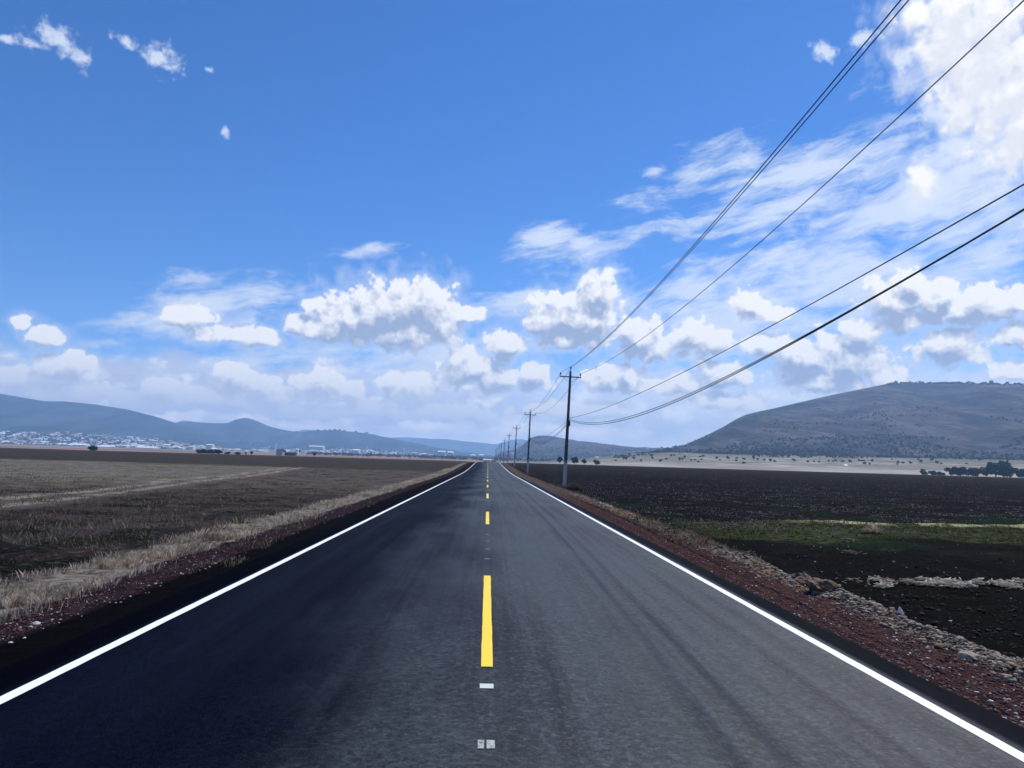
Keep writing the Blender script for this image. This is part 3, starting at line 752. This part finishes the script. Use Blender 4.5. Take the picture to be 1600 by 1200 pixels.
# the rest of the town, too many to count
mb = MB()
for q in spots[262:1300]:
    s = r3.uniform(.8, 1.7); mb.box((q[0], q[1], q[2] - 3), (9 * s, r3.uniform(7, 11) * s, 3 + r3.uniform(3.2, 6) * s), 1.0, .5 + r3.uniform(-.1, .1))
    for k_ in (-1, -2): vx = mb.v[k_]; mb.v[k_] = (vx[0], vx[1], vx[2] + 2.4 * s)  # back edge raised so the roofs catch sun and look brighter
m_town, g = mat("town_walls"); p = g.pos(); n = g.noise(p, .035, 2); g.surf(g.mix(g.ss(n, .4, .6), (.14, .13, .13), (.66, .65, .64)), .9, .1)
tag(mb.build("town_houses", m_town), "pale mass of small houses covering the foot of the blue hills", "houses", kind='stuff')
def shed(px, py, D, wpx, hm, depth, label, roofm=m_roofw, wallm=m_wall, rz=0.0, group=None, name="warehouse", cat="warehouse", zlift=0.0):
    q = at(px, py, D); w = wpx / 1200 * D; z = float(ground_z(q[0], q[1])) + zlift
    z = q[2]
    root = empty(name, (q[0], q[1], z), (0, 0, rz))
    mb = MB(); mb.box((0, 0, -12), (w, depth, 12 + hm)); mb.build("wall", wallm, root)
    mb = MB(); W2 = w / 2 + .4; D2 = depth / 2 + .4; e = hm + .02; r_ = hm + max(1.0, depth * .10)
    mb.add([(-W2, -D2, e), (W2, -D2, e), (W2, 0, r_), (-W2, 0, r_), (-W2, D2, e), (W2, D2, e), (-W2, -D2, e - .25), (W2, -D2, e - .25), (W2, D2, e - .25), (-W2, D2, e - .25)],
           [(0, 1, 2, 3), (3, 2, 5, 4), (0, 6, 7, 1), (4, 5, 8, 9), (0, 3, 4, 9, 6), (1, 7, 8, 5, 2)])
    mb.build("roof", roofm, root)
    mb = MB()
    for k in range(max(1, int(w / 18))): mb.box((-w / 2 + 9 + k * 18, -depth / 2 - .05, 0), (4, .12, min(4, hm * .7)))
    mb.build("door", m_dark, root)
    return tag(root, label, cat, group)
shed(124, 697, 3000, 25, 4.0, 60, "longest white roofed warehouse, left of the town's foot")
shed(168, 699.5, 3000, 20, 3.5, 60, "white roofed warehouse between the two longer ones")
shed(230, 701.5, 3000, 27, 4.5, 60, "white warehouse right of the middle one, by the dark trees")
shed(96, 696, 3000, 12, 3.0, 50, "small pale warehouse left of the longest one")
shed(5, 692.5, 3000, 12, 4, 50, "white warehouse at the far left edge")
shed(197, 699, 3000, 8, 6, 40, "short white block between two long warehouses")
shed(329, 696.5, 2900, 9, 3, 30, "bright white roof standing high above the dark thicket", zlift=0)
shed(335, 704, 1400, 7, 3.2, 14, "white shed right behind the dark thicket")
shed(300, 700, 2900, 7, 5, 30, "small white shed left of the dark thicket")
shed(285, 702, 2900, 5, 4, 30, "tiny white shed among the trees left of the thicket")
shed(438, 706, 900, 9, 2.2, 10, "open barn with a dark roof, left one of the two", m_darkroof, m_wall2, name="barn", cat="barn")
shed(454, 710, 900, 15, 1.6, 10, "long low dark barn right of the open barn", m_darkroof, m_dark, name="barn", cat="barn")
shed(464, 706, 1500, 4, 5, 9, "tiny white cube house right of the long barn", name="house", cat="house")
shed(557, 706, 2900, 9, 6, 40, "pale warehouse left of the slanting white tower")
shed(495, 699, 3600, 22, 3.5, 40, "thin row of white roofs on the town's upper slope")
shed(690, 708, 3000, 11, 5, 40, "brightest white warehouse left of the road's end")
shed(704, 709, 3000, 9, 5, 40, "white warehouse just right of the brightest one")
shed(662, 711, 3000, 6, 4, 30, "small white shed left of the brightest warehouse")
shed(739, 713, 3000, 8, 4, 30, "low white shed just left of the road's end")
shed(752, 713, 3000, 7, 4, 30, "low white shed above the road's end")
shed(761, 721.4, 700, 11, 1.5, 10, "low pale building at the very end of the road", m_wall, m_wall)
shed(801.5, 711, 2300, 3, 5, 9, "tiny white house behind the third pole", name="house", cat="house")
shed(946, 722, 1500, 7, 2.4, 12, "low white shed right of the dark round trees")
shed(1012, 705, 3200, 2.5, 9, 8, "tiny white chapel on the saddle's slope", name="chapel", cat="chapel")
shed(1321, 731, 950, 4, 3, 5, "small white shed among trees on the pale plain", name="shed", cat="shed")
def tower(px, py, D, h, lean, label):
    q = at(px, py, D); root = empty("water_tower", (q[0], q[1], q[2]), (0, lean, 0))
    mb = MB(); mb.tube([(0, 0, -12), (0, 0, h * .8), (0, 0, h * .82), (0, 0, h)], [2.6, 1.9, 3.2, 2.8], 12); mb.build("shaft", m_roofw, root)
    mb = MB(); mb.tube([(0, 0, h), (0, 0, h + 1.2)], [2.9, .6], 12); mb.build("roof", m_wall, root)
    return tag(root, label, "tower")
tower(571, 706, 2900, 20, math.radians(11), "white tower leaning to the right above the town")
tower(631, 708, 2900, 18, 0, "slim upright white tower above the town")
tower(431, 701, 3300, 24, 0, "pale grey tower behind the open barn")

# town and slope trees, uncountable
def blobs(name, pts_, sizes, m, label, cat, n=10, seed=1):
    q = np.random.RandomState(seed); N = len(pts_); pts_ = np.array(pts_); sizes = np.array(sizes)
    d = q.normal(size=(N, n, 3)); d /= np.linalg.norm(d, axis=2, keepdims=True); c = pts_[:, None, :] + d * sizes[:, None, None] * q.uniform(.3, 1, (N, n, 1)) * np.array([1, 1, .7]) + np.array([0, 0, 1]) * sizes[:, None, None] * .6
    a = q.normal(size=(N, n, 3)); b = q.normal(size=(N, n, 3)); s = sizes[:, None, None] * .38
    v = np.stack([c - a * s, c - b * s * .7, c + a * s, c + b * s * .7], 2).reshape(-1, 3)
    f = np.arange(len(v)).reshape(-1, 4)
    return tag(mesh(name, v, f, m), label, cat, kind='stuff')
pp = []; sz = []
for i in range(2600):
    px = r3.uniform(-30, 740); key = 'west' if px < 340 else ('knob' if px < 420 else 'ridge')
    s = r3.random() * .35; q = on_hill(key, px, s); pp.append(q); sz.append(r3.uniform(3, 7))
blobs("town_trees", pp, sz, m_leaf, "dark trees mingled among the town's houses", "trees", 9, 3)
pp = []; sz = []
for i in range(5200):
    px = r3.uniform(1000, 1760); s = min(.97, abs(r3.gauss(0, .26))) ; q = on_hill('mesa', px, s)
    if fbm(np.array(q[0] * .01), np.array(q[1] * .01), 3) + .15 > s * .5 - .1: pp.append(q); sz.append(r3.uniform(1.5, 3.6))
for i in range(900):
    px = r3.uniform(780, 1060); s = r3.random() ** 1.5 * .7; q = on_hill('butte', px, s); pp.append(q); sz.append(r3.uniform(2, 4.5))
for i in range(1700):
    px = r3.uniform(960, 1700); D = r3.uniform(1080, 1480); q = at(px, 720, D)
    if fbm(np.array(q[0] * .006), np.array(q[1] * .006), 3) > (1330 - D) / 700: pp.append((q[0], q[1], float(ground_z(q[0], q[1])))); sz.append(r3.uniform(1.2, 3.0))
blobs("hillside_scrub", pp, sz, m_leaf, "dark scrub and small trees dotting the slopes of mesa and butte", "scrub", 8, 4)
pp = []; sz = []
for i in range(700):
    px = r3.uniform(480, 860); D = r3.uniform(1800, 3200); q = at(px, 720, D)
    pp.append((q[0], q[1], float(ground_z(q[0], q[1])))); sz.append(r3.uniform(2.5, 6))
blobs("valley_trees", pp, sz, m_leaf, "belt of low dark trees on the valley floor beyond the road's end", "trees", 9, 6)

# ------------------------------------------------------------------ verge plants, stones, straw
def blademat(name, a, b):
    m, g = mat(name); p = g.pos(); n = g.noise(p, 6.0, 3); n2 = g.noise(p, .5, 3)
    c = g.mix(g.ss(n * .6 + n2 * .4, .38, .62), a, b); d_ = g.n('ShaderNodeBsdfDiffuse'); t_ = g.n('ShaderNodeBsdfTranslucent'); mx = g.n('ShaderNodeMixShader'); mx.inputs[0].default_value = .5
    g.put(d_.inputs[0], c); g.put(t_.inputs[0], c); g.t.links.new(d_.outputs[0], mx.inputs[1]); g.t.links.new(t_.outputs[0], mx.inputs[2])
    g.t.links.new(mx.outputs[0], g.n('ShaderNodeOutputMaterial').inputs['Surface']); return m
m_straw = blademat("dry_straw", (.20, .160, .120), (.64, .54, .43)); m_brown = blademat("brown_weed", (.018, .013, .014), (.085, .066, .062)); m_green = blademat("short_green_grass", (.010, .019, .007), (.055, .068, .026))
m_stub = blademat("bleached_stubble", (.05, .045, .05), (.22, .20, .20))
m_gold = blademat("golden_grass", (.045, .032, .022), (.22, .17, .125)); m_grey = blademat("grey_dry_grass", (.058, .050, .032), (.27, .23, .16))
def blades(name, x, y, h, w, m, label, cat, seed=0, lean=.35, zoff=0.0):
    q = np.random.RandomState(seed); N = len(x); z = ground_z(x, y) + zoff
    a = q.uniform(0, 6.28, N); l = q.normal(0, lean, (N, 2)) * h[:, None]
    dx_ = np.cos(a) * w / 2; dy_ = np.sin(a) * w / 2
    v = np.stack([np.stack([x - dx_, y - dy_, z - .02], 1), np.stack([x + dx_, y + dy_, z - .02], 1),
                  np.stack([x + l[:, 0] * .4 + dx_ * .7, y + l[:, 1] * .4 + dy_ * .7, z + h * .6], 1), np.stack([x + l[:, 0], y + l[:, 1], z + h], 1)], 1).reshape(-1, 3)
    k = np.arange(N)[:, None] * 4
    f = np.concatenate([k, k + 1, k + 2, k + 3], 1)
    return tag(mesh(name, v, f, m), label, cat, kind='stuff')
q = np.random.RandomState(2)
def ypick(n, a, b): # more plants near, fewer far
    return 1 / q.uniform(1 / b, 1 / a, n)
n = 110000; y = np.concatenate([ypick(n, 7, 60), q.uniform(40, 150, n // 3)]); N = len(y)
x = -(6.55 + q.normal(0, .36, N) + fbm(y * .5, y * 0, 3) * .5 + y * .004)
keep = (fbm(x * 1.3, y * .8, 3) > -.02); x, y = x[keep], y[keep]
blades("verge_grass", x, y, q.uniform(.03, .17, len(x)) * (1 + 1.2 * fbm(x, y, 2)), q.uniform(.003, .007, len(x)) * (1 + y / 25), m_straw, "pale dry grass fringe along the left verge", "grass", 1, .3)
n = 90000; y = ypick(n, 9, 110); x = -q.uniform(7.0, 34, n) * (1 + y / 60); keep = (fbm(x * .5, y * .35, 3) > -.02); x, y = x[keep], y[keep]
blades("field_weeds", x, y, q.uniform(.03, .13, len(x)), q.uniform(.006, .012, len(x)) * (1 + y / 30), m_brown, "purple brown dry weeds over the near left field", "weeds", 2)
n = 80000; y = ypick(n, 12, 150); x = -q.uniform(7.0, 60, n) * (.4 + y / 70); keep = (fbm(x * .25 + 9, y * .2, 3) > -.04 - y * .002) & (fbm(x * 2, y * 2, 2) > .0); x, y = x[keep], y[keep]
blades("dry_field_grass", x, y, q.uniform(.05, .20, len(x)) * (1 + 1.2 * fbm(x * .4, y * .3, 2)), q.uniform(.006, .011, len(x)) * (1 + y / 30), m_grey, "grey dry grass tufts over the left field", "grass", 3)
n = 12000; y = ypick(n, 18, 150); x = 5.5 + q.normal(0, .4, n) + y * .005; keep = fbm(x * 1.5, y * .6, 3) > -.1; x, y = x[keep], y[keep]
blades("verge_weeds", x, y, q.uniform(.03, .16, len(x)), q.uniform(.004, .009, len(x)) * (1 + y / 25), m_gold, "brown and golden weeds along the right verge", "weeds", 4)
n = 26000; x = q.uniform(6.5, 60, n); y = 31.5 + (x - 14) * .12 + q.uniform(-8, .6, n) + 0 * x; keep = fbm(x * .5, y * .7, 3) > .10 - .35 * sst(-9, -1, y - 31.5 - (x - 14) * .12); x, y = x[keep], y[keep]
blades("green_grass", x, y, q.uniform(.03, .11, len(x)), q.uniform(.012, .03, len(x)), m_green, "strip of short green grass in the right field", "grass", 5)
n = 60000; y = ypick(n, 26, 170); x = 7 + q.uniform(0, 1, n) * (20 + y * 1.1); keep = (fbm(x * .35, y * .5, 4) > .02); x, y = x[keep], y[keep]
blades("field_stubble", x, y, q.uniform(.02, .07, len(x)), q.uniform(.02, .05, len(x)) * (1 + y / 60), m_stub, "pale stubble flecks over the black field on the right", "stubble", 7, .8)
# bush at the foot of the nearest pole and one more clump
def shrub(x0, y0, r, h, n, m, label):
    qq = random.Random(int(x0 * 10)); root = empty("dry_shrub", (x0, y0, float(ground_z(x0, y0)) - .03)); v = []; f = []
    for i in range(n):
        a = qq.uniform(0, 6.28); d = qq.random() ** .5 * r; hh = h * (1 - (d / r) ** 2 * .6) * qq.uniform(.3, 1)
        b = Vector((math.cos(a) * d * .5, math.sin(a) * d * .5, 0)); t = Vector((math.cos(a) * d, math.sin(a) * d, hh)); o_ = Vector((-math.sin(a), math.cos(a), 0)) * .012
        k = len(v); v += [b - o_, b + o_, t + o_ * .5, t - o_ * .5]; f.append((k, k + 1, k + 2, k + 3))
        for j in range(3):
            s = b.lerp(t, qq.uniform(.5, 1)); e = s + Vector((qq.gauss(0, .1), qq.gauss(0, .1), qq.uniform(.0, .12))); k = len(v); v += [s - o_ * .6, s + o_ * .6, e]; f.append((k, k + 1, k + 2))
    mesh("twigs", v, f, m, root); return tag(root, label, "shrub")
m_twig = blademat("dry_twigs", (.035, .028, .027), (.13, .105, .095))
shrub(7.35, 65.2, 1.0, .75, 900, m_twig, "round dry brown shrub at the foot of the nearest pole")
shrub(6.0, 64.0, .6, .4, 400, m_twig, "small dry shrub on the road side of the nearest pole's foot")
shrub(5.9, 50.0, .5, .3, 300, m_twig, "low dry shrub on the right verge before the nearest pole")
shrub(6.3, 112.0, 1.0, .8, 500, m_twig, "dry brown shrub on the right verge near the second pole")
shrub(13.9, 27.5, .35, .42, 260, m_straw, "pale dry tuft standing on the grassy lip in the right field")
# stones
ico_v = []; ico_f = []
def rockmesh(N, pts_, s_, seed, m, name, label, cat, flat=.6):
    qq = np.random.RandomState(seed); t = (1 + 5 ** .5) / 2
    V0 = np.array([(-1, t, 0), (1, t, 0), (-1, -t, 0), (1, -t, 0), (0, -1, t), (0, 1, t), (0, -1, -t), (0, 1, -t), (t, 0, -1), (t, 0, 1), (-t, 0, -1), (-t, 0, 1)], float) / 1.9
    F0 = np.array([(0, 11, 5), (0, 5, 1), (0, 1, 7), (0, 7, 10), (0, 10, 11), (1, 5, 9), (5, 11, 4), (11, 10, 2), (10, 7, 6), (7, 1, 8), (3, 9, 4), (3, 4, 2), (3, 2, 6), (3, 6, 8), (3, 8, 9), (4, 9, 5), (2, 4, 11), (6, 2, 10), (8, 6, 7), (9, 8, 1)])
    v = V0[None] * (1 + qq.uniform(-.3, .3, (N, 12, 1))) * qq.uniform(.6, 1.3, (N, 1, 3)) * np.array([1, 1, flat]) * s_[:, None, None] + pts_[:, None, :]
    f = F0[None] + (np.arange(N) * 12)[:, None, None]
    o = mesh(name, v.reshape(-1, 3), f.reshape(-1, 3), m); return tag(o, label, cat, kind='stuff') if label else o
def stonemat(name, a, b, c):
    m, g = mat(name); p = g.pos(); n = g.noise(p, 9.0, 3, .6); n2 = g.noise(p, 60.0, 3)
    g.surf(g.mix(g.ss(n2, .35, .65) * .35, g.mix(g.ss(n, .35, .65), a, b), c), .85, .25); return m
m_red = stonemat("reddish_gravel", (.035, .014, .017), (.11, .05, .05), (.20, .15, .14)); m_rub = stonemat("grey_rubble", (.060, .045, .034), (.32, .28, .23), (.22, .12, .06)); m_pale = stonemat("pale_stones", (.40, .38, .36), (.62, .60, .57), (.3, .28, .26))
m_rub2 = stonemat("tan_rock", (.20, .17, .14), (.34, .30, .25), (.16, .11, .08))
m_blk = stonemat("black_clods", (.0015, .0015, .002), (.005, .0045, .005), (.010, .009, .009))
def scatter(n, xa, xb, ya, yb, smin, smax, seed, m, name, label, mode='u', sink=.2, flat=.6):
    qq = np.random.RandomState(seed); y = 1 / qq.uniform(1 / yb, 1 / ya, n)
    x = qq.uniform(xa, xb, n) if mode == 'u' else qq.normal((xa + xb) / 2, (xb - xa) / 2, n)
    s = smin * (smax / smin) ** (qq.random_sample(n) ** 2.2)
    return rockmesh(n, np.stack([x, y, ground_z(x, y) + s * sink], 1), s, seed, m, name, label, "stones", flat)
scatter(11000, 3.95, 5.25, 4.5, 40, .006, .022, 1, m_red, "shoulder_gravel", "reddish gravel covering the right shoulder")
scatter(700, 3.95, 5.2, 4.5, 30, .008, .022, 7, m_pale, "pale_gravel", "pale pebbles sprinkled over the right shoulder")
scatter(12000, 5.14, 5.56, 5.5, 42, .010, .045, 2, m_rub, "rubble", "grey and tan rubble heaped along the berm on the right", 'n')
scatter(4500, -6.0, -4.7, 6.5, 45, .006, .022, 3, m_red, "verge_gravel", "dark reddish gravel on the left shoulder")
scatter(300, -6.1, -4.5, 7, 40, .010, .028, 4, m_pale, "verge_pebbles", "pale pebbles sprinkled over the left shoulder")
scatter(15000, 5.9, 26, 7, 60, .012, .045, 5, m_blk, "clods", "black clods of the ploughed field on the right")
scatter(260, 6.2, 22, 9, 45, .012, .035, 6, m_pale, "field_stones", "pale stones lying in the black field on the right")
scatter(4000, -24, -7.2, 9, 60, .012, .04, 15, m_blk, "field_clods", "dark clods between the weeds of the left field")
# single stones and the earth mound
def rock(name, x0, y0, s, m, label, cat, seed, zs=.7, sub=3, rough=.35):
    import bmesh
    bm = bmesh.new(); bmesh.ops.create_icosphere(bm, subdivisions=sub, radius=1)
    for v in bm.verts:
        c = v.co; k = 1 + rough * float(fbm(np.array(c.x * 1.5 + seed + c.z), np.array(c.y * 1.5 + seed * 2 - c.z), 4)) * 1.6
        v.co = Vector((c.x * k * s[0], c.y * k * s[1], c.z * k * s[2]))
    me = bpy.data.meshes.new(name); bm.to_mesh(me); bm.free(); me.materials.append(m)
    o = bpy.data.objects.new(name, me); COL.objects.link(o); o.location = (x0, y0, float(ground_z(x0, y0)) + s[2] * .35); return tag(o, label, cat)
m_earth = stonemat("brown_earth", (.045, .022, .012), (.15, .08, .045), (.22, .16, .11))
rock("earth_mound", 5.22, 11.9, (.22, .18, .13), m_earth, "brown mound of loose earth on the rubble berm", "mound", 4, rough=.6, sub=4)
rock("rock", 5.02, 8.0, (.12, .09, .05), m_rub2, "flat pale rock lying on the near end of the rubble berm", "rock", 8)
rock("rock", 5.36, 9.95, (.035, .035, .06), m_pale, "small upright white stone on top of the rubble berm", "rock", 12, sub=2)
rock("rock", 5.0, 8.4, (.09, .08, .05), m_earth, "reddish rock right beside the flat pale rock", "rock", 17)
rock("rock", -4.95, 8.9, (.05, .04, .02), m_pale, "largest pale stone on the left shoulder near the frame edge", "rock", 19, sub=2)
# straw litter on the black field
def litter(n, cx, cy, sx, sy, seed, label, m=m_straw, L=.16, w=.009):
    qq = np.random.RandomState(seed); kc = max(4, n // 34); ccx = qq.normal(cx, sx, kc); ccy = qq.normal(cy, sy, kc); ki = (qq.random_sample(n) ** 1.6 * kc).astype(int); x = ccx[ki] + qq.normal(0, .13, n); y = ccy[ki] + qq.normal(0, .07, n); z = ground_z(x, y) + qq.uniform(.02, .10, n); a = qq.uniform(0, 3.14, n); l = qq.uniform(.3, 1, n) * L / 2; u_ = np.stack([np.cos(a) * l, np.sin(a) * l, qq.normal(0, .15, n) * l], 1); s_ = np.stack([-np.sin(a), np.cos(a), a * 0], 1) * w / 2; c = np.stack([x, y, z], 1)
    v = np.stack([c - u_ - s_, c - u_ + s_, c + u_ + s_, c + u_ - s_, c - u_ - s_ + [0, 0, w], c - u_ + s_ + [0, 0, w], c + u_ + s_ + [0, 0, w], c + u_ - s_ + [0, 0, w]], 1).reshape(-1, 3)
    F = np.array([(3, 2, 1, 0), (4, 5, 6, 7), (0, 1, 5, 4), (1, 2, 6, 5), (2, 3, 7, 6), (3, 0, 4, 7)]); f = (F[None] + (np.arange(n) * 8)[:, None, None]).reshape(-1, 4)
    return tag(mesh("straw", v, f, m), label, "straw", kind='stuff')
m_bright = blademat("bleached_straw", (.60, .54, .44), (.85, .80, .70))
litter(520, 9.6, 15.3, .85, .40, 1, "bright heap of bleached straw on the black field", m_bright, .20, .014)
litter(130, 10.6, 15.6, .6, .22, 2, "bleached straw scattered right of the bright heap", m_bright)
litter(110, 7.9, 15.5, .35, .35, 3, "sparse pale straw left of the bright heap")
litter(160, 9.5, 22, 3, 4, 4, "sparse straw farther out in the black field")

# ------------------------------------------------------------------ haze
hz_m, g = mat("haze_air")
pv = g.n('ShaderNodeVolumePrincipled'); pv.inputs['Color'].default_value = (.38, .64, 1.0, 1); pv.inputs['Density'].default_value = 1.45e-4; pv.inputs['Anisotropy'].default_value = .2
g.t.links.new(pv.outputs[0], g.n('ShaderNodeOutputMaterial').inputs['Volume'])
mb = MB(); mb.box((0, 6500, -14), (31000, 17500, 490)); tag(mb.build("haze", hz_m), kind='stuff')
